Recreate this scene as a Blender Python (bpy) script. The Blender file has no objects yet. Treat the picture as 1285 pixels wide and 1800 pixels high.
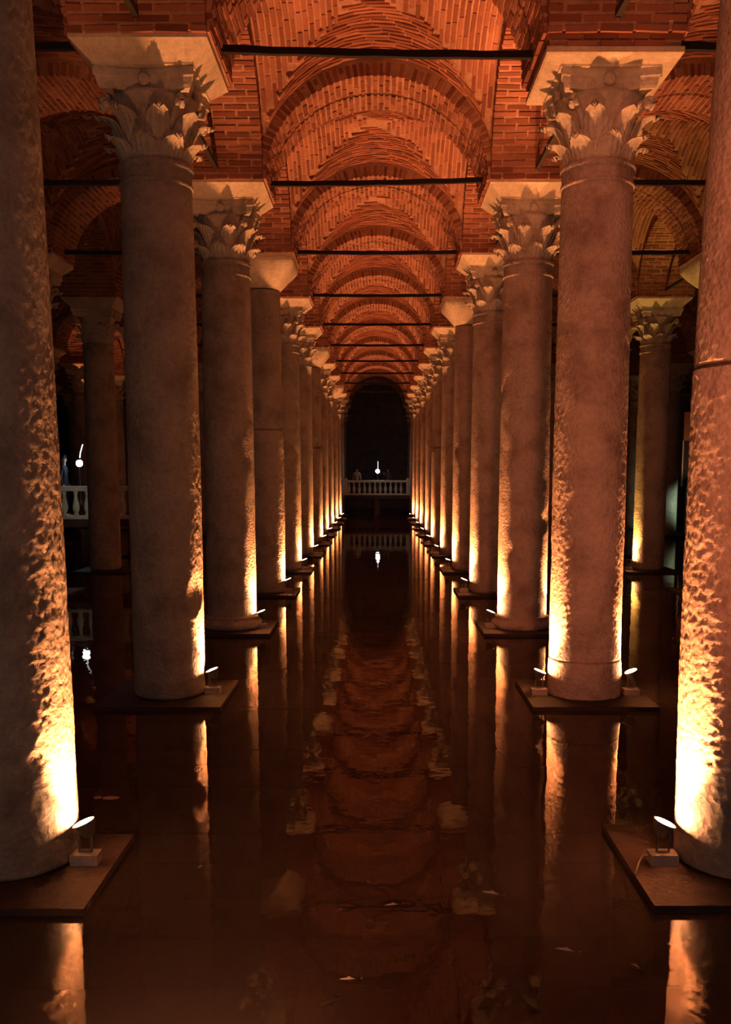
import bpy, bmesh, math, random
from mathutils import Vector, Matrix, noise

random.seed(7)
R = math.radians
C = bpy.context.scene.collection
sc = bpy.context.scene

# ------------------------------------------------------------------ camera
S = 4.85                       # distance between columns, both ways
CAMZ = 2.602
cam = bpy.data.cameras.new('camera')
cam.sensor_fit = 'HORIZONTAL'; cam.sensor_width = 36.0
cam.lens = 1679 / 1285 * 36.0
cam.shift_x = -(662.5 - 642.5) / 1285
cam.shift_y = (1040.4 - 900) / 1285
cam.clip_end = 300
co = bpy.data.objects.new('camera', cam); C.objects.link(co)
co.location = (0, 0, CAMZ); co.rotation_euler = (R(90 - 7.07), 0, 0)
sc.camera = co

# ------------------------------------------------------------------ world, exposure
w = bpy.data.worlds.new('world'); sc.world = w; w.use_nodes = True
w.node_tree.nodes['Background'].inputs[0].default_value = (1.0, 0.70, 0.62, 1)
w.node_tree.nodes['Background'].inputs[1].default_value = 0.08
sc.view_settings.view_transform = 'Standard'; sc.view_settings.look = 'None'
sc.view_settings.gamma = 1; sc.view_settings.use_curve_mapping = False
sc.view_settings.exposure = 1.25
LAMP_W = 760.0                  # watts of one column uplight
WARM = (1.0, 0.31, 0.098)

def spot(name, loc, target, watts, color, angle=100, blend=1.0, size=0.04):
    l = bpy.data.lights.new(name, 'SPOT'); l.energy = watts; l.color = color
    l.spot_size = R(angle); l.spot_blend = blend; l.shadow_soft_size = size
    o = bpy.data.objects.new(name, l); C.objects.link(o); o.location = loc
    d = Vector(target) - Vector(loc)
    o.rotation_euler = d.to_track_quat('-Z', 'Y').to_euler()
    return o
# the lamps of the visitors' walkway behind and beside the camera
spot('unseen_light', (0.5, -1.6, 3.4), (2.8, 10.0, 3.4), 1000, (1.0, 0.24, 0.10), 40, .8, .3)
spot('unseen_light', (-3.2, -2.5, 3.8), (-2.4, 9.0, 3.2), 34, (1.0, 0.46, 0.27), 80, 1, .4)
spot('unseen_light', (-0.9, 2.4, 0.9), (-0.9, 4.0, -.4), 150, (1.0, 0.36, 0.13), 64, 1, .15)

# ------------------------------------------------------------------ node helpers
def mat(name):
    m = bpy.data.materials.new(name); m.use_nodes = True
    nt = m.node_tree; b = nt.nodes['Principled BSDF']
    return m, nt, b
def N(nt, t, **kw):
    n = nt.nodes.new(t)
    for k, v in kw.items():
        if k in n.inputs: n.inputs[k].default_value = v
        else: setattr(n, k, v)
    return n
def L(nt, a, b): nt.links.new(a, b)
def ramp(nt, fac, cols):
    r = nt.nodes.new('ShaderNodeValToRGB'); e = r.color_ramp.elements
    e[0].position, e[0].color = cols[0][0], (*cols[0][1], 1)
    e[1].position, e[1].color = cols[-1][0], (*cols[-1][1], 1)
    for p, c in cols[1:-1]:
        x = e.new(p); x.color = (*c, 1)
    L(nt, fac, r.inputs[0]); return r.outputs[0]
def coords(nt, world=False):
    if world:
        return N(nt, 'ShaderNodeNewGeometry').outputs['Position']
    return N(nt, 'ShaderNodeTexCoord').outputs['Object']

def mat_stone(name, base, dark, bump_d, rough_lo=0.0, world=False):
    m, nt, b = mat(name)
    v = coords(nt, True)
    n1 = N(nt, 'ShaderNodeTexNoise', Scale=2.2, Detail=6.0, Roughness=.6); L(nt, v, n1.inputs['Vector'])
    n2 = N(nt, 'ShaderNodeTexNoise', Scale=16.0, Detail=8.0, Roughness=.7); L(nt, v, n2.inputs['Vector'])
    n3 = N(nt, 'ShaderNodeTexVoronoi', Scale=26.0); L(nt, v, n3.inputs['Vector'])
    col = ramp(nt, n1.outputs[0], [(.3, dark), (.52, base), (.75, tuple(min(1, c * 1.18) for c in base))])
    mx = N(nt, 'ShaderNodeMix', data_type='RGBA', blend_type='MULTIPLY'); mx.inputs[0].default_value = .55
    L(nt, col, mx.inputs[6])
    L(nt, ramp(nt, n2.outputs[0], [(.3, (.5, .48, .45)), (.6, (1, 1, 1))]), mx.inputs[7])
    L(nt, mx.outputs[2], b.inputs['Base Color'])
    b.inputs['Roughness'].default_value = .75
    ad = N(nt, 'ShaderNodeMath', operation='ADD')
    ml = N(nt, 'ShaderNodeMath', operation='MULTIPLY'); ml.inputs[1].default_value = .45
    L(nt, n3.outputs['Distance'], ml.inputs[0]); L(nt, n2.outputs[0], ad.inputs[0]); L(nt, ml.outputs[0], ad.inputs[1])
    bp = N(nt, 'ShaderNodeBump', Strength=1.0, Distance=bump_d); L(nt, ad.outputs[0], bp.inputs['Height'])
    L(nt, bp.outputs[0], b.inputs['Normal'])
    return m

M = {}
M['marble_grey'] = mat_stone('marble_grey', (.44, .41, .35), (.26, .235, .20), .022)
M['marble_warm'] = mat_stone('marble_warm', (.50, .42, .36), (.30, .23, .19), .022)
M['capital_stone'] = mat_stone('capital_stone', (.62, .57, .47), (.38, .33, .27), .012)
M['impost_stone'] = mat_stone('impost_stone', (.68, .60, .46), (.5, .42, .32), .008)
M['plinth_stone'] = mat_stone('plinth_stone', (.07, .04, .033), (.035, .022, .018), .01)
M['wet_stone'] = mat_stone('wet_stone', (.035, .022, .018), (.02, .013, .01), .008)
M['mortar'] = mat_stone('mortar', (.44, .25, .17), (.28, .155, .105), .012)
M['wall_stone'] = mat_stone('wall_stone', (.20, .17, .15), (.12, .10, .09), .02)
M['balustrade_stone'] = mat_stone('balustrade_stone', (.68, .66, .58), (.5, .48, .42), .003)

def mat_brick():
    m, nt, b = mat('old_brick')
    g = N(nt, 'ShaderNodeNewGeometry'); oi = N(nt, 'ShaderNodeObjectInfo')
    a = N(nt, 'ShaderNodeMath', operation='ADD'); L(nt, g.outputs['Random Per Island'], a.inputs[0]); L(nt, oi.outputs['Random'], a.inputs[1])
    f = N(nt, 'ShaderNodeMath', operation='FRACT'); L(nt, a.outputs[0], f.inputs[0])
    col = ramp(nt, f.outputs[0], [(0, (.19, .066, .042)), (.35, (.26, .092, .056)), (.7, (.33, .13, .082)), (1, (.40, .18, .115))])
    n = N(nt, 'ShaderNodeTexNoise', Scale=30.0, Detail=5.0); L(nt, g.outputs['Position'], n.inputs['Vector'])
    n2 = N(nt, 'ShaderNodeTexNoise', Scale=1.1, Detail=4.0); L(nt, g.outputs['Position'], n2.inputs['Vector'])
    mx = N(nt, 'ShaderNodeMix', data_type='RGBA', blend_type='MULTIPLY'); mx.inputs[0].default_value = .7
    L(nt, col, mx.inputs[6]); L(nt, ramp(nt, n2.outputs[0], [(.35, (.62, .58, .55)), (.65, (1, 1, 1))]), mx.inputs[7])
    L(nt, mx.outputs[2], b.inputs['Base Color']); b.inputs['Roughness'].default_value = .9
    bp = N(nt, 'ShaderNodeBump', Strength=.6, Distance=.006); L(nt, n.outputs[0], bp.inputs['Height']); L(nt, bp.outputs[0], b.inputs['Normal'])
    return m
M['brick'] = mat_brick()

def mat_plain(name, col, rough=.6, metal=0.0, emit=None, es=0.0):
    m, nt, b = mat(name)
    tc = N(nt, 'ShaderNodeTexCoord'); n = N(nt, 'ShaderNodeTexNoise', Scale=35.0, Detail=4.0); L(nt, tc.outputs['Object'], n.inputs['Vector'])
    L(nt, ramp(nt, n.outputs[0], [(.3, tuple(c * .75 for c in col)), (.7, col)]), b.inputs['Base Color'])
    b.inputs['Roughness'].default_value = rough; b.inputs['Metallic'].default_value = metal
    if emit:
        b.inputs['Emission Color'].default_value = (*emit, 1); b.inputs['Emission Strength'].default_value = es
    return m
M['iron'] = mat_plain('black_iron', (.012, .009, .008), .8)
M['lamp_metal'] = mat_plain('lamp_metal', (.22, .20, .18), .45, .6)
M['lamp_box'] = mat_plain('lamp_box', (.50, .42, .36), .6)
M['lamp_glass'] = mat_plain('lamp_glass', (.9, .8, .7), .2, 0, (1.0, .40, .16), 210.0)
M['torch_glass'] = mat_plain('torch_glass', (.9, .95, 1), .2, 0, (.72, .86, 1.0), 18.0)
M['tube_glass'] = mat_plain('tube_glass', (.9, .95, 1), .2, 0, (.85, .95, 1.0), .7)
M['skin'] = mat_plain('skin', (.55, .36, .27), .6)
M['hair'] = mat_plain('hair', (.03, .02, .015), .7)
M['navy_cloth'] = mat_plain('navy_cloth', (.02, .025, .05), .9)
M['cream_cloth'] = mat_plain('cream_cloth', (.55, .52, .42), .9)
M['red_cloth'] = mat_plain('red_cloth', (.22, .03, .03), .9)
M['grey_cloth'] = mat_plain('grey_cloth', (.12, .12, .13), .9)
M['shoe'] = mat_plain('shoe', (.6, .6, .6), .7)
M['fish'] = mat_plain('fish_scales', (.85, .62, .50), .35)
M['fish_dark'] = mat_plain('fish_scales_dark', (.06, .045, .035), .35)
M['blob'] = mat_plain('pale_blob', (.62, .52, .42), .7)
M['board_dark'] = mat_plain('board_dark', (.03, .025, .03), .6)
M['board_red'] = mat_plain('board_red', (.5, .2, .12), .7)
M['cable'] = mat_plain('cable', (.5, .4, .34), .5)

def mat_floor():
    m, nt, b = mat('wet_paving')
    g = N(nt, 'ShaderNodeNewGeometry')
    n = N(nt, 'ShaderNodeTexNoise', Scale=1.3, Detail=7.0, Roughness=.65); L(nt, g.outputs['Position'], n.inputs['Vector'])
    L(nt, ramp(nt, n.outputs[0], [(.3, (.07, .05, .04)), (.55, (.12, .085, .065)), (.8, (.17, .125, .10))]), b.inputs['Base Color'])
    b.inputs['Roughness'].default_value = .9
    bp = N(nt, 'ShaderNodeBump', Strength=.5, Distance=.02); L(nt, n.outputs[0], bp.inputs['Height']); L(nt, bp.outputs[0], b.inputs['Normal'])
    return m
M['floor'] = mat_floor()

def mat_water():
    m = bpy.data.materials.new('still_water'); m.use_nodes = True; nt = m.node_tree; nt.nodes.clear()
    out = nt.nodes.new('ShaderNodeOutputMaterial')
    g = N(nt, 'ShaderNodeNewGeometry')
    mp = N(nt, 'ShaderNodeMapping'); mp.inputs['Scale'].default_value = (1.2, 1.0, 1); L(nt, g.outputs['Position'], mp.inputs['Vector'])
    n1 = N(nt, 'ShaderNodeTexNoise', Scale=1.6, Detail=3.0, Roughness=.5); L(nt, mp.outputs[0], n1.inputs['Vector'])
    n2 = N(nt, 'ShaderNodeTexNoise', Scale=9.0, Detail=2.0, Roughness=.5); L(nt, mp.outputs[0], n2.inputs['Vector'])
    ml = N(nt, 'ShaderNodeMath', operation='MULTIPLY'); ml.inputs[1].default_value = .10; L(nt, n2.outputs[0], ml.inputs[0])
    ad = N(nt, 'ShaderNodeMath', operation='ADD'); L(nt, n1.outputs[0], ad.inputs[0]); L(nt, ml.outputs[0], ad.inputs[1])
    # a patch of livelier ripples beside the near right plinth, where the water is stirred
    ds = N(nt, 'ShaderNodeVectorMath', operation='DISTANCE'); ds.inputs[1].default_value = (1.85, 5.05, 0); L(nt, g.outputs['Position'], ds.inputs[0])
    mr = N(nt, 'ShaderNodeMapRange'); mr.inputs['From Min'].default_value = .10; mr.inputs['From Max'].default_value = .5
    mr.inputs['To Min'].default_value = .5; mr.inputs['To Max'].default_value = 0; L(nt, ds.outputs['Value'], mr.inputs['Value'])
    n3 = N(nt, 'ShaderNodeTexNoise', Scale=11.0, Detail=1.0); L(nt, mp.outputs[0], n3.inputs['Vector'])
    m3 = N(nt, 'ShaderNodeMath', operation='MULTIPLY'); L(nt, mr.outputs[0], m3.inputs[0]); L(nt, n3.outputs[0], m3.inputs[1])
    a3 = N(nt, 'ShaderNodeMath', operation='ADD'); L(nt, ad.outputs[0], a3.inputs[0]); L(nt, m3.outputs[0], a3.inputs[1])
    bp = N(nt, 'ShaderNodeBump', Strength=1.0, Distance=.0026); L(nt, a3.outputs[0], bp.inputs['Height'])
    fr = N(nt, 'ShaderNodeFresnel', IOR=1.333); L(nt, bp.outputs[0], fr.inputs['Normal'])
    gl = N(nt, 'ShaderNodeBsdfGlossy', Roughness=.012); gl.inputs['Color'].default_value = (.66, .60, .54, 1); L(nt, bp.outputs[0], gl.inputs['Normal'])
    tr = N(nt, 'ShaderNodeBsdfTransparent'); tr.inputs['Color'].default_value = (.52, .46, .40, 1)
    df = N(nt, 'ShaderNodeBsdfDiffuse'); df.inputs['Color'].default_value = (.12, .095, .09, 1)
    mk = N(nt, 'ShaderNodeMixShader'); mk.inputs[0].default_value = .46; L(nt, tr.outputs[0], mk.inputs[1]); L(nt, df.outputs[0], mk.inputs[2])
    mx = N(nt, 'ShaderNodeMixShader'); L(nt, fr.outputs[0], mx.inputs[0]); L(nt, mk.outputs[0], mx.inputs[1]); L(nt, gl.outputs[0], mx.inputs[2])
    L(nt, mx.outputs[0], out.inputs[0]); return m
M['water'] = mat_water()

# ------------------------------------------------------------------ mesh helpers
class MB:
    def __init__(s): s.v = []; s.f = []
    def add(s, vs, fs, mtx=None):
        o = len(s.v)
        s.v += [tuple(mtx @ Vector(p)) for p in vs] if mtx is not None else [tuple(p) for p in vs]
        s.f += [tuple(i + o for i in f) for f in fs]
        return s
    def box(s, x0, x1, y0, y1, z0, z1, mtx=None):
        return s.add([(x0, y0, z0), (x1, y0, z0), (x1, y1, z0), (x0, y1, z0), (x0, y0, z1), (x1, y0, z1), (x1, y1, z1), (x0, y1, z1)],
                     [(0, 3, 2, 1), (4, 5, 6, 7), (0, 1, 5, 4), (1, 2, 6, 5), (2, 3, 7, 6), (3, 0, 4, 7)], mtx)
    def rings(s, rings, cap=True, mtx=None):
        n = len(rings[0]); vs = [p for r in rings for p in r]; fs = []
        for j in range(len(rings) - 1):
            for i in range(n):
                a, b = j * n + i, j * n + (i + 1) % n
                fs.append((a, b, b + n, a + n))
        if cap:
            fs.append(tuple(range(n - 1, -1, -1))); fs.append(tuple((len(rings) - 1) * n + i for i in range(n)))
        return s.add(vs, fs, mtx)
    def lathe(s, prof, n=32, mtx=None, cap=True):
        return s.rings([[(r * math.cos(2 * math.pi * i / n), r * math.sin(2 * math.pi * i / n), z) for i in range(n)] for r, z in prof], cap, mtx)
    def tube(s, pts, rad, n=8):
        rs = []
        for i, p in enumerate(pts):
            p = Vector(p); d = Vector(pts[min(i + 1, len(pts) - 1)]) - Vector(pts[max(i - 1, 0)]); q = d.to_track_quat('Z', 'Y')
            r = rad[i] if hasattr(rad, '__len__') else rad
            rs.append([tuple(p + q @ Vector((r * math.cos(2 * math.pi * k / n), r * math.sin(2 * math.pi * k / n), 0))) for k in range(n)])
        return s.rings(rs)
    def mesh(s, name, m, smooth=False):
        me = bpy.data.meshes.new(name); me.from_pydata(s.v, [], s.f); me.materials.append(m)
        if smooth: me.shade_smooth()
        me.update(); return me

def obj(name, me, parent=None, loc=(0, 0, 0), rotz=0.0, **props):
    o = bpy.data.objects.new(name, me); C.objects.link(o); o.location = loc; o.rotation_euler = (0, 0, rotz); o.parent = parent
    for k, v in props.items(): o[k] = v
    return o
def thing(name, label, cat, loc=(0, 0, 0), rotz=0.0, group=None):
    o = bpy.data.objects.new(name, None); C.objects.link(o); o.location = loc; o.rotation_euler = (0, 0, rotz)
    o['label'] = label; o['category'] = cat
    if group: o['group'] = group
    return o
def bevel_mod(o, wd, seg=2):
    b = o.modifiers.new('bevel', 'BEVEL'); b.width = wd; b.segments = seg; b.limit_method = 'ANGLE'

def row(k): return (2.2655 + k) * S
ORD = ['nearest', 'second', 'third', 'fourth', 'fifth', 'sixth', 'seventh', 'eighth', 'ninth', 'tenth', 'eleventh', 'twelfth', 'thirteenth', 'fourteenth']

# ------------------------------------------------------------------ setting: floor, water, walls, ceiling
FLOORZ = -0.46
fl = MB(); fl.box(-22, 22, -12, 78, FLOORZ - .3, FLOORZ - .02)
floor = obj('floor', fl.mesh('floor', M['floor']), kind='structure')
tile_w, tile_l = .92, .62
tm = []
for v in range(3):
    t = MB(); t.box(-tile_w / 2 + .018, tile_w / 2 - .018, -tile_l / 2 + .018, tile_l / 2 - .018, -.05, .0)
    tm.append(t.mesh('paving_slab', M['floor']))
far = MB()
for j in range(0, 60):
    for i in range(-14, 15):
        x = i * tile_w + (tile_w / 2 if j % 2 else 0); y = 2.6 + j * tile_l
        z = FLOORZ + random.uniform(-.012, .012)
        if y < 6.6 and abs(x) < 3.0:
            o = obj('paving_slab', random.choice(tm), floor, (x, y, z)); o.rotation_euler = (random.uniform(-.012, .012), random.uniform(-.01, .01), random.uniform(-.01, .01))
        elif abs(x) < 3.2 + y * .35:
            far.box(x - tile_w / 2 + .008, x + tile_w / 2 - .008, y - tile_l / 2 + .008, y + tile_l / 2 - .008, z - .05, z)
obj('far_paving', far.mesh('far_paving', M['floor']), floor, kind='stuff')

wt = MB(); wt.add([(-21.5, -11, 0), (21.5, -11, 0), (21.5, 72.9, 0), (-21.5, 72.9, 0)], [(0, 1, 2, 3)])
obj('water', wt.mesh('water', M['water']), kind='structure')

def wall(name, x0, x1, y0, y1):
    return obj(name, MB().box(x0, x1, y0, y1, FLOORZ - .3, 9.6).mesh(name, M['wall_stone']), kind='structure')
wb = wall('wall_back', -22, 22, 73.0, 73.6)
wall('wall_left', -22.4, -21.8, -12, 73.6)
wall('wall_right', 21.8, 22.4, -12, 73.6)
ceiling = obj('ceiling', MB().box(-22, 22, -12, 73.6, 9.25, 9.6).mesh('ceiling', M['mortar']), kind='structure')

# ------------------------------------------------------------------ brick vaulting
ZI = 7.04            # impost top = springing
AR, BR = 1.68, 1.47  # intrados half-span and rise
AW = 1.42            # arch width
RT = .18             # ring thickness
PITCH = .096
brick_meshes = []
def brick_box(lx, ly, lz, jit, rnd):
    vs = []
    for z in (0, 1):
        for (x, y) in ((-1, -1), (1, -1), (1, 1), (-1, 1)):
            vs.append((x * lx / 2 + rnd.uniform(-jit, jit), y * ly / 2 + rnd.uniform(-jit, jit), z * lz + rnd.uniform(-jit, jit)))
    return vs, [(0, 3, 2, 1), (4, 5, 6, 7), (0, 1, 5, 4), (1, 2, 6, 5), (2, 3, 7, 6), (3, 0, 4, 7)]
rb = random.Random(3)
VAR = {}
for L_ in ('full', 'half', 'web'):
    dims = {'full': (.058, .325, RT), 'half': (.058, .150, RT), 'web': (.056, .318, .07)}[L_]
    VAR[L_] = []
    for i in range(4):
        vs, fs = brick_box(*dims, .004, rb)
        me = bpy.data.meshes.new('brick'); me.from_pydata(vs, [], fs); me.materials.append(M['brick'])
        VAR[L_].append((vs, fs, me))

def ellipse_courses(a, b, z0, step):
    pts = []; n = 2000; acc = 0; prev = None; nxt = step / 2
    for i in range(n + 1):
        t = math.pi * (1 - i / n); p = (a * math.cos(t), z0 + b * math.sin(t))
        if prev:
            acc += math.hypot(p[0] - prev[0], p[1] - prev[1])
            if acc >= nxt:
                nx, nz = math.cos(t) / a, math.sin(t) / b; l = math.hypot(nx, nz)
                pts.append((p[0], p[1], nx / l, nz / l)); nxt += step
        prev = p
    return pts
def arch_bricks(seed):
    """placements of the bricks of one arch spanning along local x, courses radial"""
    r = random.Random(seed); out = []
    for ci, (x, z, nx, nz) in enumerate(ellipse_courses(AR, BR, ZI, PITCH)):
        segs = [(-.53, 'full'), (-.175, 'full'), (.175, 'full'), (.53, 'full')] if ci % 2 == 0 else [(-.625, 'half'), (-.355, 'full'), (0, 'full'), (.355, 'full'), (.625, 'half')]
        for y, kind in segs:
            n = Vector((nx, 0, nz)); t = Vector((nz, 0, -nx)); yv = Vector((0, 1, 0))
            t = t * 1.0; m = Matrix((t, yv, n)).transposed()
            if m.determinant() < 0: m = Matrix((-t, yv, n)).transposed()
            m = m @ Matrix.Rotation(r.uniform(-.03, .03), 3, 'Z')
            p = Vector((x, y + r.uniform(-.006, .006), z)) + n * r.uniform(-.014, .006)
            out.append((Matrix.Translation(p) @ m.to_4x4(), kind, r.randrange(4)))
    return out
def arch_core():
    mb = MB(); n = 40
    rs = []
    for i in range(n + 1):
        t = math.pi * i / n; c, s_ = math.cos(t), math.sin(t)
        inn = ((AR + .012) * c, ZI + (BR + .012) * s_); ou = ((AR + RT - .02) * c, ZI + (BR + RT + .16) * s_)
        h = AW / 2 - .018
        rs.append([(inn[0], -h, inn[1]), (inn[0], h, inn[1]), (ou[0], h, ou[1]), (ou[0], -h, ou[1])])
    mb.rings(rs); return mb.mesh('arch', M['mortar'])
ARCH_CORE = arch_core()
def join(pl, name):
    mb = MB()
    for m, kind, v in pl:
        vs, fs, _ = VAR[kind][v]; mb.add(vs, fs, m)
    return mb.mesh(name, M['brick'])
ARCH_STUFF = [join(arch_bricks(s_), 'brickwork') for s_ in (1, 2)]

def place_bricks(pl, parent, keep=None):
    """first those KEEP picks as single parts, the rest joined"""
    single = [p for p in pl if keep is None or keep(p)][:300]
    ids = {id(p) for p in single}; rest = [p for p in pl if id(p) not in ids]
    for m, kind, v in single:
        o = bpy.data.objects.new('brick', VAR[kind][v][2]); C.objects.link(o); o.parent = parent; o.matrix_local = m
    if rest: obj('brickwork', join(rest, 'brickwork'), parent, kind='stuff')

def arch(cx, cy, along_y=False, single=False, keep=None, label=None):
    o = obj('arch', ARCH_CORE, ceiling, (cx, cy, 0), math.pi / 2 if along_y else 0)
    if single: place_bricks(arch_bricks(int(cx * 7 + cy * 13)), o, keep)
    else: obj('brickwork', random.choice(ARCH_STUFF), o, kind='stuff')
    return o

AW2 = 1.80; BW2 = 1.70
def Aw(t): return BW2 * math.sqrt(max(0.0, 1 - (t / AW2) ** 2))
def web_z(x, y): return ZI + max(Aw(x), Aw(y)) + .16 * max(0, 1 - (x / 1.8) ** 2) * max(0, 1 - (y / 1.8) ** 2)
def web_shell():
    n = 44; mb = MB(); e = 1.765; vs = []; fs = []
    for j in range(n + 1):
        for i in range(n + 1):
            x = -e + 2 * e * i / n; y = -e + 2 * e * j / n; vs.append((x, y, web_z(x, y) + .02))
    for j in range(n):
        for i in range(n):
            a = j * (n + 1) + i; fs.append((a, a + n + 1, a + n + 2, a + 1))
    mb.add(vs, fs); return mb.mesh('vault_web', M['mortar'])
WEB_SHELL = web_shell()
def web_bricks(seed):
    r = random.Random(seed); out = []
    for comp in range(4):
        rot = Matrix.Rotation(comp * math.pi / 2, 4, 'Z'); y = .05; ci = 0
        while y < 1.72:
            step = .33; x = -y + (.17 if ci % 2 else .0) + .08; ci += 1
            while x < y - .05:
                f = lambda X: web_z(X, y)
                h = .02; dzdx = (f(x + h) - f(x - h)) / (2 * h); dzdx = max(-3, min(3, dzdx))
                tv = Vector((1, 0, dzdx)).normalized(); yv = Vector((0, 1, (web_z(x, y + h) - web_z(x, y - h)) / (2 * h) if abs(x) < y - .04 else 0)).normalized()
                nv = tv.cross(yv).normalized(); xv = yv
                yy = tv; xx = yy.cross(nv).normalized()
                m = Matrix((xx, yy, nv)).transposed()
                p = Vector((x, y, f(x))) + nv * r.uniform(-.012, .004)
                out.append((rot @ Matrix.Translation(p) @ m.to_4x4(), 'web', r.randrange(4)))
                x += step / math.sqrt(1 + dzdx * dzdx)
            y += .085
    return out
WEB_STUFF = [join(web_bricks(s_), 'brickwork') for s_ in (5, 6)]
def web(cx, cy, single=False):
    o = obj('vault_web', WEB_SHELL, ceiling, (cx, cy, 0))
    if single:
        pl = web_bricks(9); pl.sort(key=lambda p: abs(p[0].translation.y - .4)); place_bricks(pl, o)
    else: obj('brickwork', random.choice(WEB_STUFF), o, kind='stuff')
def pier_core(cx, cy):
    obj('pier_core', PIER, ceiling, (cx, cy, 0))
PIER = MB().box(-.68, .68, -.68, .68, ZI, 9.2).mesh('pier_core', M['mortar'])

def aisle_x(i): return i * S            # aisle centres; column lines at (i+.5)*S
COLX = [-3.5 * S, -2.5 * S, -1.5 * S, -.5 * S, .5 * S, 1.5 * S, 2.5 * S, 3.5 * S]
def cols_for(k):
    if k <= 0: return (-1.5, -.5, .5, 1.5)
    if k <= 4: return (-2.5, -1.5, -.5, .5, 1.5, 2.5)
    return (-3.5, -2.5, -1.5, -.5, .5, 1.5, 2.5, 3.5)
for k in range(-2, 12):
    cs = cols_for(k)
    for c in cs: pier_core(c * S, row(k))
    for a, b in zip(cs, cs[1:]):
        mid = (a + b) / 2 * S; ctr = abs(mid) < .1
        arch(mid, row(k), single=ctr and k in (1, 2))
    if k < 11:
        for c in cs:
            near = abs(c) == .5
            if near and k == 0: arch(c * S, row(k) + S / 2, True, True)
            elif near and k == -1:  # only the haunch above the second columns is in view
                arch(c * S, row(k) + S / 2, True, True, keep=lambda p: p[0].translation.x > .9)
            else: arch(c * S, row(k) + S / 2, True)
        for a, b in zip(cs, cs[1:]):
            mid = (a + b) / 2 * S
            web(mid, row(k) + S / 2, single=abs(mid) < .1 and k == 0)

# ------------------------------------------------------------------ columns
TOPS = .045        # plinth top above water
NECK = 5.85
def make_plinth(x0=-.70, x1=.70, y0=-.70, y1=.70, m='wet_stone'):
    mb = MB(); mb.box(x0, x1, y0, y1, FLOORZ - .02, TOPS); return mb.mesh('plinth', M[m])
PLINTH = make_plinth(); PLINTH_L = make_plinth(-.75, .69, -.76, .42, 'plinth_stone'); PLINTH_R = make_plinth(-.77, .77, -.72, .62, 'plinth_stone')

def shaft_mesh(z0, z1, r0, r1, m, detail, seed, top_ring=True, rough=.0055):
    nseg = {2: 144, 1: 72, 0: 40}[detail]; nz = {2: 260, 1: 90, 0: 24}[detail]
    prof = []
    for j in range(nz + 1):
        u = j / nz; z = z0 + (z1 - z0) * u
        ent = .010 * math.sin(math.pi * u)
        prof.append((r0 + (r1 - r0) * u + ent, z))
    # rounded lower edge
    prof[0] = (prof[0][0] - .03, z0)
    if top_ring:
        rr = r1
        prof += [(rr + .004, z1 + .001), (rr + .018, z1 + .02), (rr + .024, z1 + .045), (rr + .018, z1 + .07), (rr, z1 + .085)]
    rs = []
    for r, z in prof:
        ring = []
        for i in range(nseg):
            a = 2 * math.pi * i / nseg; d = 0
            if detail:
                p = Vector((math.cos(a) * r * 3 + seed * 9.1, math.sin(a) * r * 3, z * 2.2))
                low = 1.0 if z < 3.4 else .45
                d = rough * low * (noise.noise(p * 1.2) * .9 + noise.noise(p * 10.0) * .6 + noise.noise(p * 24.0) * .6)
                ch = noise.noise(p * .9 + Vector((40, 0, 0)))
                if ch > .45: d -= (ch - .45) * .05
            ring.append(((r + d) * math.cos(a), (r + d) * math.sin(a), z))
        rs.append(ring)
    return MB().rings(rs).mesh('shaft', m, True)

def leaf_mesh(h, wd, out, curl, seed):
    """one acanthus leaf standing at the origin facing +x, base at z=0, with lobed edges and a curling tip"""
    nu, nv = 15, 10; vs = []; fs = []; mb = MB(); r = random.Random(seed)
    pts = []
    for side in (0, 1):
        for j in range(nv + 1):
            u = j / nv
            if u < .78:
                q = u / .78; x = out * q ** 1.45; z = h * .93 * math.sin(q * math.pi / 2 * .93)
            else:
                q = (u - .78) / .22; an = q * 2.6; x = out + curl * math.sin(an * .9) * .9 + .01 * q; z = h * .925 + curl * .45 * math.sin(an) - curl * .55 * q * q
            prof = math.sin(math.pi * min(1, u * .80 + .22)) ** .55
            lobe = 1 - .22 * abs(math.sin(u * math.pi * 4.5))
            wv = wd * prof * lobe * (1 - .35 * max(0, u - .8) / .2)
            for i in range(nu + 1):
                s_ = i / nu * 2 - 1
                y = s_ * wv
                rib = .020 * (1 - abs(s_)) + .013 * math.cos(s_ * math.pi * 4)
                back = -.035 * s_ * s_
                th = 0 if side == 0 else -.028
                vs.append((x + rib + back + th, y, z + (.0 if side == 0 else -.004) - .035 * abs(s_) * lobe * u))
    n = nu + 1; off = (nv + 1) * n
    for j in range(nv):
        for i in range(nu):
            a = j * n + i; fs.append((a, a + 1, a + 1 + n, a + n)); b = a + off; fs.append((b, b + n, b + n + 1, b + 1))
    for j in range(nv):
        a = j * n; fs.append((a, a + n, a + n + off, a + off)); a = j * n + nu; fs.append((a, a + off, a + n + off, a + n))
    for i in range(nu):
        a = i; fs.append((a, a + off, a + 1 + off, a + 1)); a = nv * n + i; fs.append((a, a + 1, a + 1 + off, a + off))
    return vs, fs
LEAF_LO = leaf_mesh(.235, .155, .135, .075, 1)
LEAF_UP = leaf_mesh(.32, .150, .19, .080, 2)
def mesh_of(vf, name, m, smooth=True): return MB().add(*vf).mesh(name, m, smooth)
ME_LO = mesh_of(LEAF_LO, 'leaf', M['capital_stone']); ME_UP = mesh_of(LEAF_UP, 'leaf', M['capital_stone'])

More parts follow.
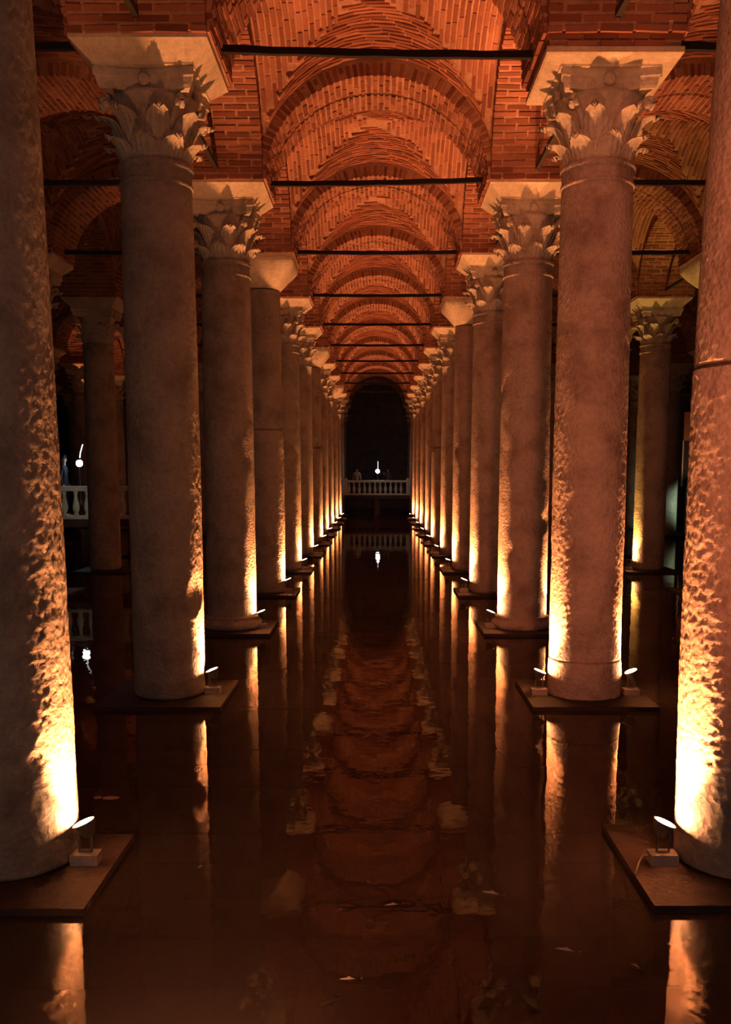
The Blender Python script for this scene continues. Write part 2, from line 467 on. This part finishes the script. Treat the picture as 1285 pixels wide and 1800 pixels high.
def bell(mb):
    mb.lathe([(.365, NECK + .08), (.37, NECK + .2), (.375, NECK + .4), (.40, NECK + .58), (.45, NECK + .70), (.47, NECK + .745), (.40, NECK + .75)], 40)
def volute_vf():
    """corner scroll: a stalk that rises outward and rolls up under the abacus corner, along +x"""
    mb = MB(); path = []
    for i in range(9):
        u = i / 8; path.append((.36 + .20 * u ** 1.6, 0, NECK + .40 + .27 * u))
    cx, cz, r0 = .565, NECK + .60, .072
    for i in range(16):
        a = math.pi / 2 - i / 15 * 4.6; r = r0 * (1 - i / 22); path.append((cx + r * math.cos(a), 0, cz + r * math.sin(a)))
    mb.tube(path, [.03 + .008 * min(1, i / 8) - (.0008 * i) for i in range(len(path))], 8)
    mb.lathe([(.001, -.055), (.02, -.055), (.045, -.045), (.045, .045), (.02, .055), (.001, .055)], 14, Matrix.Translation((cx, 0, cz)) @ Matrix.Rotation(math.pi / 2, 4, 'X'))
    return mb.v, mb.f
VOL = volute_vf()
ME_VOL = mesh_of(VOL, 'volute', M['capital_stone'])
def abacus_vf(z0=NECK + .74, z1=NECK + .95, half=.53):
    mb = MB(); n = 10; rs = []
    for (z, g) in ((z0, -.05), (z0 + .03, -.035), (z0 + .10, -.02), (z0 + .115, .0), (z1 - .02, .0), (z1, -.01)):
        ring = []
        for sd in range(4):
            for i in range(n):
                s_ = -1 + 2 * i / n; dip = .085 * (1 - s_ * s_)
                h = half + g; cut = .0
                x = h - dip; y = s_ * h * .97
                a = sd * math.pi / 2; ring.append((x * math.cos(a) - y * math.sin(a), x * math.sin(a) + y * math.cos(a), z))
        rs.append(ring)
    mb.rings(rs)
    for sd in range(4):
        a = sd * math.pi / 2
        mb.lathe([(.001, 0), (.05, .004), (.065, .03), (.05, .055), (.001, .06)], 10,
                 Matrix.Rotation(a, 4, 'Z') @ Matrix.Translation((half - .095, 0, z0 + .09)) @ Matrix.Rotation(math.pi / 2, 4, 'Y'))
    return mb.v, mb.f
ABA = abacus_vf(); ME_ABA = mesh_of(ABA, 'abacus', M['capital_stone'], False)
def impost_mesh(z0, h0, m=None, h1=.705, z1=ZI):
    mb = MB(); rs = []
    for z, h in ((z0, h0), (z0 + .02, h0 + .005), (z1 - .07, h1 - .02), (z1 - .055, h1), (z1, h1)):
        rs.append([(-h, -h, z), (h, -h, z), (h, h, z), (-h, h, z)])
    mb.rings(rs); return mb.mesh('impost_block', m or M['impost_stone'])
ME_IMP = impost_mesh(NECK + .95, .52)
ME_IMP_LOW = impost_mesh(NECK + .93, .52, None, .70, 6.90)
def cushion_mesh(z0=6.40, r0=.40, m=None):
    """plain capital that goes from the round shaft to the square block in a bowl"""
    mb = MB(); n = 64; rs = []
    for j in range(13):
        u = j / 12; z = z0 + (ZI - .06 - z0) * u; q = math.sin(u * math.pi / 2) ** .9; ring = []
        for i in range(n):
            a = 2 * math.pi * i / n; c, s_ = math.cos(a), math.sin(a)
            sq = 1 / max(abs(c), abs(s_)); mixk = min(1, u * 1.25)
            rad = (r0 + (.72 - r0) * q) * (1 + (min(sq, 1.40) - 1) * mixk)
            ring.append((rad * c, rad * s_, z))
        rs.append(ring)
    rs.append([(p[0] * 1.012, p[1] * 1.012, ZI) for p in rs[-1]])
    mb.rings(rs); return mb.mesh('plain_capital', m or M['impost_stone'], False)
ME_CUSH = cushion_mesh()
def far_capital():
    mb = MB(); bell(mb)
    for i in range(8): mb.add(*LEAF_LO, Matrix.Rotation(i * math.pi / 4, 4, 'Z') @ Matrix.Translation((.36, 0, NECK + .08)))
    for i in range(8): mb.add(*LEAF_UP, Matrix.Rotation((i + .5) * math.pi / 4, 4, 'Z') @ Matrix.Translation((.365, 0, NECK + .26)))
    for i in range(4): mb.add(*VOL, Matrix.Rotation((i + .5) * math.pi / 2, 4, 'Z'))
    return mb.mesh('capital', M['capital_stone'], False)
ME_FARCAP = far_capital()
b_ = MB(); bell(b_); ME_BELL = b_.mesh('capital', M['capital_stone'], True)
SH = {}
def shaft_cached(key, *a):
    if key not in SH: SH[key] = shaft_mesh(*a)
    return SH[key]

def column(cx, cy, label, cap='leaf', detail=0, stone='marble_grey', spec=None, group=None, yaw=0.0, rscale=1.0):
    t = thing('column', label, 'column', (cx, cy, 0), 0, group)
    t['kind'] = 'thing'
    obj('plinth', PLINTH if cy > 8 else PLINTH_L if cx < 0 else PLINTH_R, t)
    m = M[stone]; top = NECK if cap == 'leaf' else 6.38; seed = int(abs(cx * 3 + cy * 5))
    r0, r1 = .405 * rscale, .385 * rscale
    if cy < 8: r0, r1 = .418, .325
    key = (cap, detail, stone, seed % 3 if detail < 2 else seed, spec, rscale)
    if spec == 'base_drum':
        obj('base_drum', shaft_cached(('bd', seed), TOPS, .46, .415, .413, m, 1, seed, False), t)
        obj('shaft', shaft_cached(key, .462, top, r0 + .004, r1, m, detail, seed, cap == 'leaf'), t)
    elif spec == 'joint':
        obj('shaft', shaft_cached(('j1', seed), TOPS, 3.5, r0 + .02, r0 + .022, m, detail, seed, False), t)
        obj('upper_shaft', shaft_cached(('j2', seed), 3.505, top, r0 - .012, r1, m, detail, seed + 4, cap == 'leaf'), t)
    elif spec == 'crack':
        obj('shaft', shaft_cached(('c1', seed), TOPS, 3.25, r0, r0 - .004, m, detail, seed, False), t)
        obj('upper_shaft', shaft_cached(('c2', seed), 3.275, top, r0 - .006, r1, m, detail, seed + 4, cap == 'leaf'), t)
        obj('crack_filling', MB().lathe([(r0 - .03, 3.24), (r0 - .03, 3.28)], 40).mesh('crack_filling', M['plinth_stone']), t)
    else:
        obj('shaft', shaft_cached(key, TOPS, top, r0, r1, m, detail, seed, cap == 'leaf'), t)
    if spec == 'base_ring':
        obj('base_moulding', MB().lathe([(.40, TOPS), (.47, TOPS + .005), (.50, TOPS + .05), (.50, TOPS + .10), (.46, TOPS + .14), (.44, TOPS + .17), (.455, TOPS + .20), (.40, TOPS + .22)], 48).mesh('base_moulding', m, True), t)
    if cap == 'leaf':
        if detail:
            obj('collar', MB().lathe([(r1 - .01, top - .16), (r1 + .014, top - .155), (r1 + .018, top - .135), (r1 + .014, top - .115), (r1 - .01, top - .11)], 48).mesh('collar', m, True), t)
            cp = obj('capital', ME_BELL, t, (0, 0, 0), yaw)
            for i in range(8): obj('leaf', ME_LO, cp, tuple(Matrix.Rotation(i * math.pi / 4, 3, 'Z') @ Vector((.36, 0, NECK + .08))), i * math.pi / 4)
            for i in range(8):
                a = (i + .5) * math.pi / 4; obj('leaf', ME_UP, cp, tuple(Matrix.Rotation(a, 3, 'Z') @ Vector((.365, 0, NECK + .26))), a)
            for i in range(4): obj('volute', ME_VOL, cp, (0, 0, 0), (i + .5) * math.pi / 2)
        else:
            obj('capital', ME_FARCAP, t)
        obj('abacus', ME_ABA, t)
        if spec == 'base_drum':
            obj('impost_block', ME_IMP_LOW, t)
            obj('mortar_bed', MB().box(-.67, .67, -.67, .67, 6.90, ZI).mesh('mortar_bed', M['mortar']), t)
            for z, off in ((6.905, 0), (6.975, .17)):
                for sx in (-1, 1):
                    for i in range(-2, 3):
                        x = i * .34 + off
                        if abs(x) < .60:
                            for q in (0, 1):
                                vs, fs = brick_box(.31, .10, .052, .004, rb)
                                mtx = Matrix.Rotation(q * math.pi / 2, 4, 'Z') @ Matrix.Translation((x, sx * .65, z))
                                obj('brick', MB().add(vs, fs, mtx).mesh('brick', M['brick']), t)
        else: obj('impost_block', ME_IMP, t)
    else:
        obj('plain_capital', ME_CUSH, t)
    return t

LEFT_CAP = {2: 'plain', 5: 'plain', 8: 'plain'}
RIGHT_CAP = {3: 'plain'}
SPEC_L = {2: 'joint', 5: 'joint', 1: 'base_ring'}
SPEC_R = {-1: 'crack', 0: 'base_drum', 1: 'base_ring', 5: 'joint'}
for k in range(-1, 12):
    det = 2 if k <= 0 else 1 if k <= 3 else 0
    for side, caps, specs in ((-1, LEFT_CAP, SPEC_L), (1, RIGHT_CAP, SPEC_R)):
        cap = caps.get(k, 'leaf'); sd = 'left' if side < 0 else 'right'
        capw = 'leafy carved capital' if cap == 'leaf' else 'plain flaring capital'
        if k == -1: capw = 'rough and pitted' if side < 0 else 'cracked across'
        ends = 'unlit ' if k >= 10 else ''
        column(side * S / 2, row(k), f'{ends}{ORD[k + 1]} stone column lining the {sd} of the central aisle, {capw}', cap, det,
               'marble_grey' if side < 0 else 'marble_warm', specs.get(k), yaw=0.1 * side)
# outer columns
# (line, row, capital, words)
outer = [(-1.5, 2, 'leaf', 'stone column in the left outer row, mostly hidden behind the nearest left column'),
         (-1.5, 3, 'leaf', 'dim stone column in the left outer row, just in front of the white balustrade'),
         (-1.5, 4, 'leaf', 'dark stone column of the left outer row, behind the second left column'),
         (-1.5, 5, 'leaf', 'faint stone column of the left outer row, behind the third left column'),
         (-1.5, 6, 'leaf', 'faint far stone column seen between the second and third left columns'),
         (-2.5, 5, 'leaf', 'dim stone column beyond the white balustrade, behind the person in dark clothes'),
         (-2.5, 6, 'leaf', 'far stone column with orange lit capital, above the white balustrade'),
         (-2.5, 7, 'leaf', 'far dim stone column seen beside the second left column'),
         (1.5, 2, 'plain', 'stone column with plain flaring capital, half hidden behind the nearest right column'),
         (1.5, 3, 'leaf', 'dim reddish stone column with leafy capital, right of the second right column'),
         (1.5, 4, 'leaf', 'dark stone column of the right outer row, behind the second right column'),
         (1.5, 5, 'leaf', 'faint stone column in the gap right of the third right column'),
         (1.5, 6, 'leaf', 'farthest faint stone column in the gap right of the third right column'),
         (2.5, 5, 'leaf', 'dark stone column far right, behind the column with plain flaring capital'),
         (2.5, 6, 'leaf', 'far stone column lit pale green low on its shaft')]
for c, k, cap, lab in outer:
    column(c * S, row(k), lab, cap, 1 if k <= 3 else 0, 'marble_grey' if c < 0 else 'marble_warm')
done = {(c, k) for c, k, _, _ in outer}
for k in range(-1, 12):
    for c in cols_for(k):
        if abs(c) > .6 and (c, k) not in done and (k >= 4 or abs(c) < 2):
            if abs(c * S / row(k)) < .42 + .02:
                column(c * S, row(k), f"dark far stone column, {ORD[k + 1]} of the {'left' if c < 0 else 'right'} {['first', 'second', 'third'][int(abs(c) - 1)]} outer row", 'leaf', 0, 'marble_grey', group='far dark columns of the outer rows')

# ------------------------------------------------------------------ uplights
def lamp_parts():
    box = MB(); box.box(-.09, .09, -.06, .06, 0, .07); b = box.mesh('lamp_base', M['lamp_box'])
    br = MB(); br.box(-.045, -.035, -.012, .012, .075, .22); br.box(.035, .045, -.012, .012, .075, .22); br.box(-.045, .045, -.012, .012, .075, .085)
    br.lathe([(.008, -.055), (.008, .055)], 8, Matrix.Translation((0, 0, .215)) @ Matrix.Rotation(math.pi / 2, 4, 'Y'))
    brm = br.mesh('bracket', M['lamp_metal'])
    hd = MB(); hd.lathe([(.02, -.09), (.035, -.085), (.05, -.05), (.072, .0), (.078, .012), (.078, .02), (.070, .02), (.068, .012), (.06, .006)], 28, cap=True)
    gl = MB(); gl.lathe([(.001, .016), (.068, .016), (.068, .019), (.001, .021)], 28)
    return b, brm, hd.mesh('lamp_head', M['lamp_metal'], True), gl.mesh('lens', M['lamp_glass'])
LP = lamp_parts()
def uplight(colx, coly, side, label, watts=LAMP_W, color=WARM, dy=-.08, angle=78, cable=False, gap=.535):
    if colx < 0: gap = .50
    x = colx + side * gap; y = coly + dy
    t = thing('uplight', label, 'lamp', (x, y, TOPS), 0)
    obj('lamp_base', LP[0], t); obj('bracket', LP[1], t)
    h = obj('lamp_head', LP[2], t, (0, 0, .26)); h.rotation_euler = (0, -side * R(22), 0)
    obj('lens', LP[3], h)
    if cable:
        obj('cable', MB().tube([(-.10, -.02, .06), (-.15, -.06, .07), (-.19, -.12, .05), (-.23, -.20, .01)], .006, 6).mesh('cable', M['cable'], True), t)
    tilt = Vector((-side * math.sin(R(9)), .02, math.cos(R(9))))
    p = Vector((x - side * .012, y, TOPS + .26 + .035))
    spot('uplight_glow', p, p + tilt, watts, color, angle, .85, .035)
for k in range(-1, 10):
    for side in (-1, 1):
        sd = 'left' if side < 0 else 'right'
        fade = 1.0
        uplight(side * S / 2, row(k), -side, dy=(.0 if k == 0 and side < 0 else -.08), label= f'round glowing uplight at the aisle-side foot of the {ORD[k + 1]} {sd} column', watts=LAMP_W * fade, cable=(k == -1 and side == 1))
uplight(S / 2, row(0), 1, 'round glowing uplight at the outer foot of the second right column', LAMP_W)
uplight(S / 2, row(1), 1, 'round glowing uplight at the outer foot of the third right column', LAMP_W)
YEL = (1.0, .50, .10)
uplight(1.5 * S, row(2), -1, 'yellow uplight at the foot of the outer column behind the nearest right column', LAMP_W * .5, YEL)
uplight(1.5 * S, row(3), -1, 'yellow uplight at the foot of the dim column right of the second right column', LAMP_W * .5, YEL)
uplight(-2.5 * S, row(6), 1, 'far uplight at the foot of the column behind the white balustrade', LAMP_W * .8)

# ------------------------------------------------------------------ iron tie bars
def tie_bar(x0, y0, x1, y1, z, th, label, dz=0.0, group=None):
    mb = MB(); d = Vector((x1 - x0, y1 - y0, 0)); ln = d.length
    t = thing('tie_bar', label, 'tie bar', ((x0 + x1) / 2, (y0 + y1) / 2, z), math.atan2(d.y, d.x), group)
    mb = MB(); n = 12; rs = []
    for i in range(n + 1):
        u = i / n; x = -ln / 2 + ln * u; sag = -.015 * math.sin(math.pi * u) + dz * (u - .5) + .004 * math.sin(i * 2.3)
        h = th / 2 * (1 + .06 * math.sin(i * 1.7))
        rs.append([(x, -h * .8, sag - h), (x, h * .8, sag - h), (x, h * .8, sag + h), (x, -h * .8, sag + h)])
    mb.rings(rs); obj('bar', mb.mesh('bar', M['iron']), t)
    return t
RZ = 7.19
for k in range(0, 11):
    tie_bar(-1.70, row(k), 1.70, row(k), RZ - (.06 if k == 0 else 0), .074, f'black iron tie bar across the central aisle, {ORD[k]} from the front', (-.06, .06, 0, 0, 0, 0, 0, 0, 0, 0, 0)[k])
for k in range(0, 7):
    tie_bar(-1.5 * S + .73, row(k), -.5 * S - .73, row(k), RZ, .078, f'black iron tie bar across the left aisle, {ORD[k]} from the front')
    tie_bar(.5 * S + .73, row(k), 1.5 * S - .73, row(k), RZ, .078, f'black iron tie bar across the right aisle, {ORD[k]} from the front')
for k in range(-1, 3):
    for side in (-1, 1):
        sd = 'left' if side < 0 else 'right'
        tie_bar(side * S / 2, row(k) + .73, side * S / 2, row(k + 1) - .73, RZ, .075, f'black iron tie bar running lengthwise from the {ORD[k + 1]} to the {ORD[k + 2]} {sd} column')
for k in range(1, 3):
    tie_bar(1.5 * S, row(k) + .73, 1.5 * S, row(k + 1) - .73, RZ, .07, f'slim dark tie bar running lengthwise along the right outer row, {ORD[k]} one')

# ------------------------------------------------------------------ walkways and balustrades
def baluster_mesh():
    return MB().lathe([(.075, 0), (.075, .05), (.05, .06), (.06, .10), (.095, .18), (.10, .25), (.08, .36), (.05, .50), (.042, .58), (.055, .60), (.055, .62), (.045, .64), (.07, .66), (.07, .70)], 20).mesh('baluster', M['balustrade_stone'], True)
BAL = baluster_mesh()
def balustrade(x0, x1, y, zb, label, step=.33, posts=()):
    t = thing('balustrade', label, 'balustrade', ((x0 + x1) / 2, y, zb)); hw = (x1 - x0) / 2
    r = obj('base_rail', MB().box(-hw, hw, -.12, .12, 0, .10).mesh('base_rail', M['balustrade_stone']), t); bevel_mod(r, .01)
    r = obj('hand_rail', MB().box(-hw, hw, -.14, .14, .80, .94).mesh('hand_rail', M['balustrade_stone']), t); bevel_mod(r, .02)
    x = -hw + step / 2
    while x < hw:
        if all(abs(x - p) > .2 for p in posts): obj('baluster', BAL, t, (x, 0, .10))
        x += step
    for p in posts:
        q = obj('post', MB().box(p - .13, p + .13, -.15, .15, 0, 1.06).mesh('post', M['balustrade_stone']), t); bevel_mod(q, .015)
    return t
def walkway(x0, x1, y0, y1, zt, label):
    t = thing('walkway', label, 'walkway', ((x0 + x1) / 2, (y0 + y1) / 2, 0)); hx, hy = (x1 - x0) / 2, (y1 - y0) / 2
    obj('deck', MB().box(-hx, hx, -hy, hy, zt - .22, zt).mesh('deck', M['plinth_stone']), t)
    n = max(2, int((x1 - x0) / 2.4))
    for i in range(n + 1):
        x = -hx + .2 + (2 * hx - .4) * i / n
        obj('support', MB().box(x - .15, x + .15, -hy + .1, hy - .1, FLOORZ - .02, zt - .22).mesh('support', M['plinth_stone']), t)
WL = 1.30
walkway(-13.6, -5.6, 27.3, 29.55, WL, 'dark raised walkway left, under the white balustrade behind the left columns')
balustrade(-13.4, -5.8, 27.45, WL, 'white stone balustrade with bottle-shaped balusters on the left walkway', .33, (-3.7, 3.7))
WC = 1.24
walkway(-2.9, 2.9, 60.45, 63.4, WC, 'dark raised walkway across the far end of the central aisle')
balustrade(-2.6, 2.6, 60.65, WC, 'dim white balustrade closing the far end of the central aisle', .33, (-1.98, 1.98))
# ------------------------------------------------------------------ people
def person(label, loc, face, cloth, legs='grey_cloth', h=1.72, arm='down', raise_r=False):
    t = thing('person', label, 'person', loc, face)
    s_ = h / 1.72
    J = {}; E = []
    def j(n, x, y, z, r): J[n] = (x * s_, y * s_, z * s_, r * s_)
    j('pel', 0, 0, .93, .13); j('waist', 0, 0, 1.08, .125); j('chest', 0, 0, 1.27, .15); j('neck0', 0, 0, 1.42, .07); j('neck', 0, .0, 1.47, .052)
    j('head0', 0, .01, 1.54, .07); j('head1', 0, .012, 1.61, .09); j('head2', 0, 0, 1.68, .065)
    E += [('pel', 'waist'), ('waist', 'chest'), ('chest', 'neck0'), ('neck0', 'neck'), ('neck', 'head0'), ('head0', 'head1'), ('head1', 'head2')]
    for sx, n in ((-1, 'l'), (1, 'r')):
        j('hip' + n, sx * .10, 0, .86, .10); j('knee' + n, sx * .11, .02, .48, .065); j('ank' + n, sx * .12, 0, .09, .045); j('toe' + n, sx * .14, .16, .035, .04)
        E += [('pel', 'hip' + n), ('hip' + n, 'knee' + n), ('knee' + n, 'ank' + n), ('ank' + n, 'toe' + n)]
        j('sh' + n, sx * .17, 0, 1.38, .065)
        up = (arm == 'camera') or (raise_r and n == 'r')
        if up: e = (sx * .24, .14, 1.18); wv = (sx * .10, .36, 1.38); hd = (sx * .07, .42, 1.43)
        else: e = (sx * .25, -.02, 1.10); wv = (sx * .26, .06, .86); hd = (sx * .26, .08, .79)
        j('el' + n, *e, .045); j('wr' + n, *wv, .03); j('ha' + n, *hd, .032)
        E += [('chest', 'sh' + n), ('sh' + n, 'el' + n), ('el' + n, 'wr' + n), ('wr' + n, 'ha' + n)]
        dv = (Vector(hd) - Vector(wv)).normalized()
        side = Vector((0, 1, 0)) if not up else Vector((sx, 0, 0))
        for q, (off, ln) in enumerate(((-.026, .07), (-.009, .08), (.009, .075), (.026, .058))):
            p = Vector(hd) + dv * ln + side * off; j(f'f{q}{n}', *p, .0085); E.append(('ha' + n, f'f{q}{n}'))
        p = Vector(wv) + dv * .04 + side * .055; j('th' + n, *p, .01); E.append(('wr' + n, 'th' + n))
    names = list(J); me = bpy.data.meshes.new('body_skeleton')
    me.from_pydata([J[n][:3] for n in names], [(names.index(a), names.index(b)) for a, b in E], [])
    tmp = bpy.data.objects.new('body_tmp', me); C.objects.link(tmp)
    sk = tmp.modifiers.new('skin', 'SKIN'); sk.use_smooth_shade = True
    if not me.skin_vertices:
        bm = bmesh.new(); bm.from_mesh(me); bm.verts.layers.skin.verify(); bm.to_mesh(me); bm.free()
    for i, n in enumerate(names):
        me.skin_vertices[0].data[i].radius = (J[n][3] * (1.15 if n in ('chest', 'waist', 'pel') else 1), J[n][3] * (.8 if n in ('chest', 'waist', 'pel') else 1))
        me.skin_vertices[0].data[i].use_root = (n == 'pel')
    ss = tmp.modifiers.new('sub', 'SUBSURF'); ss.levels = 1; ss.render_levels = 1
    dg = bpy.context.evaluated_depsgraph_get(); ev = bpy.data.meshes.new_from_object(tmp.evaluated_get(dg))
    bpy.data.objects.remove(tmp); ev.name = 'body'
    ev.materials.clear()
    for mm in ('skin', cloth, legs, 'shoe'): ev.materials.append(M[mm])
    for p in ev.polygons:
        z = p.center.z / s_; x = abs(p.center.x) / s_; y = p.center.y / s_
        i = 0
        if z < .10: i = 3
        elif z < .95 and x < .22: i = 2
        elif z < 1.45 and not (y > .30 or (z < .90 and x > .2)): i = 1
        p.material_index = i
    ev.shade_smooth()
    b = obj('body', ev, t)
    hr = MB().lathe([(.06, 1.60), (.098, 1.61), (.104, 1.66), (.09, 1.72), (.05, 1.755), (.005, 1.765)], 20, Matrix.Translation((0, -.018 * s_, 0)) @ Matrix.Scale(s_, 4)).mesh('hair', M['hair'], True)
    obj('hair', hr, t)
    obj('nose', MB().lathe([(.002, 0), (.012, .004), (.002, .035)], 8, Matrix.Translation((0, .10 * s_, 1.585 * s_))).mesh('nose', M['skin'], True), t)
    for sx in (-1, 1):
        obj('eye', MB().lathe([(.001, -.010), (.009, 0), (.001, .010)], 8, Matrix.Translation((sx * .033 * s_, .088 * s_, 1.625 * s_))).mesh('eye', M['hair'], True), t)
        obj('ear', MB().lathe([(.001, -.025), (.012, 0), (.001, .025)], 8, Matrix.Translation((sx * .094 * s_, .01, 1.61 * s_))).mesh('ear', M['skin'], True), t)
    return t
person('person in dark clothes standing at the left balustrade, facing a white light', (-9.30, 28.6, WL), R(-90), 'navy_cloth', 'navy_cloth', 1.84)
person('person in a pale top standing behind the far balustrade', (-1.28, 61.6, WC), R(165), 'cream_cloth', 'red_cloth', 1.74)
person('person in dark clothes beside the bright white light at the far balustrade', (.14, 62.3, WC), R(180), 'navy_cloth', 'grey_cloth', 1.66, 'camera')
person('person with a raised arm to the right of the far white light', (.72, 62.0, WC), R(150), 'grey_cloth', 'navy_cloth', 1.70, 'down', True)

# white photo lamps on stands, as the photographers' corner of the walkway has them
def photo_lamp(label, loc, zh, tube_h, toward, lean=0.0, watts=30, hr=.10):
    t = thing('photo_lamp', label, 'lamp', loc, 0)
    st = MB(); st.tube([(0, 0, .35), (0, 0, zh - .05)], .015, 8)
    for i in range(3):
        a = i * 2.094; st.tube([(0, 0, .5), (.3 * math.cos(a), .3 * math.sin(a), .01)], .010, 6)
    obj('stand', st.mesh('stand', M['lamp_metal']), t)
    hd = MB(); hd.lathe([(.03, -.16), (hr * .6, -.14), (hr * .9, -.02), (hr, 0), (hr * .93, .0)], 24, Matrix.Translation((0, 0, zh)) @ Matrix.Rotation(math.pi / 2, 4, 'X'))
    obj('lamp_head', hd.mesh('lamp_head', M['lamp_metal'], True), t)
    g = MB(); g.lathe([(.001, .05), (hr * .5, .04), (hr * .92, .002), (hr * .92, -.01)], 24, Matrix.Translation((0, 0, zh)) @ Matrix.Rotation(math.pi / 2, 4, 'X'))
    obj('lens', g.mesh('lens', M['torch_glass'], True), t)
    tb = MB(); tb.tube([(.02, 0, zh + .16), (.02 + lean * .2, 0, zh + .14 + tube_h * .4), (.02 + lean, 0, zh + .14 + tube_h)], .017, 10)
    obj('light_tube', tb.mesh('light_tube', M['tube_glass'], True), t)
    spot('photo_glow', (loc[0], loc[1] - .08, loc[2] + zh), toward, watts, (.80, .9, 1.0), 150, 1, .08)
    return t
photo_lamp('small bright white lamp on the left walkway, beside the person in dark clothes', (-8.86, 28.7, WL), 1.60, .42, (-8.6, 26, 1.6), .10, 12, .11)
photo_lamp('bright white lamp at the far end of the central aisle, above the balustrade', (.05, 61.3, WC), 1.50, .48, (0, 50, 1.5), .0, 14, .14)
# unseen spots lighting the balustrades, a far column and the back wall
spot('unseen_light', (-7.9, 25.6, 2.3), (-8.9, 27.4, 1.5), 6, (.95, .95, .72), 70, 1, .1)
spot('unseen_light', (1.2, 58.0, 2.6), (0.6, 60.7, 1.7), 7, (.85, .92, .75), 100, 1, .1)
spot('unseen_light', (13.3, 38.4, 1.6), (12.4, 41.0, 1.2), 55, (.62, .95, .68), 70, 1, .1)
spot('unseen_light', (0, 68.0, 2.0), (0, 73, 3.0), 4, (.7, .85, 1.0), 140, 1, .3)

# tall display board far right
bd = thing('display_board', 'tall narrow display board with a reddish top, far right between the columns', 'sign', (14.35, 44.5, 0))
obj('post', MB().box(-.05, .05, -.05, .05, FLOORZ - .02, 2.0).mesh('post', M['lamp_metal']), bd)
obj('panel', MB().box(-.22, .22, -.03, .03, 2.0, 4.1).mesh('panel', M['board_dark']), bd)
obj('top_panel', MB().box(-.24, .24, -.04, .04, 4.1, 5.4).mesh('top_panel', M['board_red']), bd)
obj('frame', MB().box(-.27, -.22, -.04, .04, 2.0, 4.1).mesh('frame', M['balustrade_stone']), bd)
spot('unseen_light', (14.2, 42.6, 1.4), (14.3, 44.5, 4.6), 60, (1, .5, .25), 70, 1, .1)  # unseen spot aimed up at the board, without a fixture

# ------------------------------------------------------------------ fish and pale blobs
def fish_mesh(m):
    mb = MB(); rs = []; n = 12; prof = [(-.5, .01), (-.47, .05), (-.38, .09), (-.2, .125), (0, .13), (.2, .10), (.34, .055), (.42, .03)]
    for x, r in prof: rs.append([(x, r * .62 * math.cos(2 * math.pi * i / n), r * math.sin(2 * math.pi * i / n)) for i in range(n)])
    mb.rings(rs); body = mb.mesh('body', m, True)
    tl = MB(); tl.add([(.40, -.006, 0), (.62, 0, .13), (.55, 0, 0), (.62, 0, -.13), (.40, .006, 0)], [(0, 1, 2), (0, 2, 3), (4, 2, 1), (4, 3, 2)]); tail = tl.mesh('tail_fin', m)
    df = MB(); df.add([(-.12, 0, .12), (.0, 0, .20), (.18, 0, .10), (0, .012, .11), (0, -.012, .11)], [(0, 1, 3), (1, 2, 3), (1, 0, 4), (2, 1, 4)]); dor = df.mesh('dorsal_fin', m)
    sf = MB()
    for s_ in (-1, 1): sf.add([(-.22, s_ * .06, -.03), (-.08, s_ * .17, -.06), (-.10, s_ * .06, -.03), (-.14, s_ * .08, -.05)], [(0, 1, 3), (1, 2, 3), (0, 3, 1), (2, 1, 3)])
    return body, tail, dor, sf.mesh('side_fin', m)
FM = [fish_mesh(M['fish']), fish_mesh(M['fish_dark'])]
def unproject(px, py, z):
    t = (1040.4 - py) / 1679; cp, sp = math.cos(R(7.07)), math.sin(R(7.07)); h = z - CAMZ
    Y = h * (cp + t * sp) / (t * cp - sp); dep = Y * cp - h * sp
    return (px - 662.5) * dep / 1679, Y
FISH = [(613, 1723, 3, .115, 0, 'pale fish under the water, nearest the bottom edge of the view'),
        (690, 1592, 10, .11, 0, 'pale fish in the middle of the dark water'),
        (648, 1553, -60, .07, 0, 'tiny pale fish above the one in mid water'),
        (865, 1572, -22, .14, 0, 'faint fish midway to the right plinth'),
        (995, 1672, -20, .13, 0, 'faint brownish fish below and left of the near right plinth'),
        (1118, 1700, -55, .09, 0, 'small faint fish beside the reflection of the nearest right column'),
        (712, 1685, 30, .11, 1, 'dark fish under the water, right of the centre'),
        (583, 1762, 35, .16, 1, 'larger dark fish by the bottom paving joints'),
        (352, 1525, 60, .08, 0, 'tiny reddish fish in the reflection of the second left column'),
        (598, 1600, 8, .06, 0, 'tiny fish left of the mid water fish')]
for px, py, a, ln, kd, lab in FISH:
    x, y = unproject(px, py, -.008); t = thing('fish', lab, 'fish', (x, y, -.008), R(a)); t.scale = (ln, ln, ln)
    for nm, me in zip(('body', 'tail_fin', 'dorsal_fin', 'side_fin'), FM[kd]): obj(nm, me, t)
x, y = unproject(182, 1403, .004)
sm = MB(); sm.lathe([(.001, 0), (.05, .002), (.055, .006), (.02, .012), (.001, .012)], 9, Matrix.Translation((.06, 0, 0)) @ Matrix.Diagonal((1.3, .8, 1, 1)))  # two flat pale blobs lying on the water
sm.lathe([(.001, 0), (.03, .002), (.035, .005), (.001, .010)], 7, Matrix.Translation((-.05, .01, 0)))
o = obj('floating_blob', sm.mesh('floating_blob', M['blob']), None, (x, y, .001)); o['label'] = 'pale scrap floating on the water right of the nearest left column'; o['category'] = 'debris'
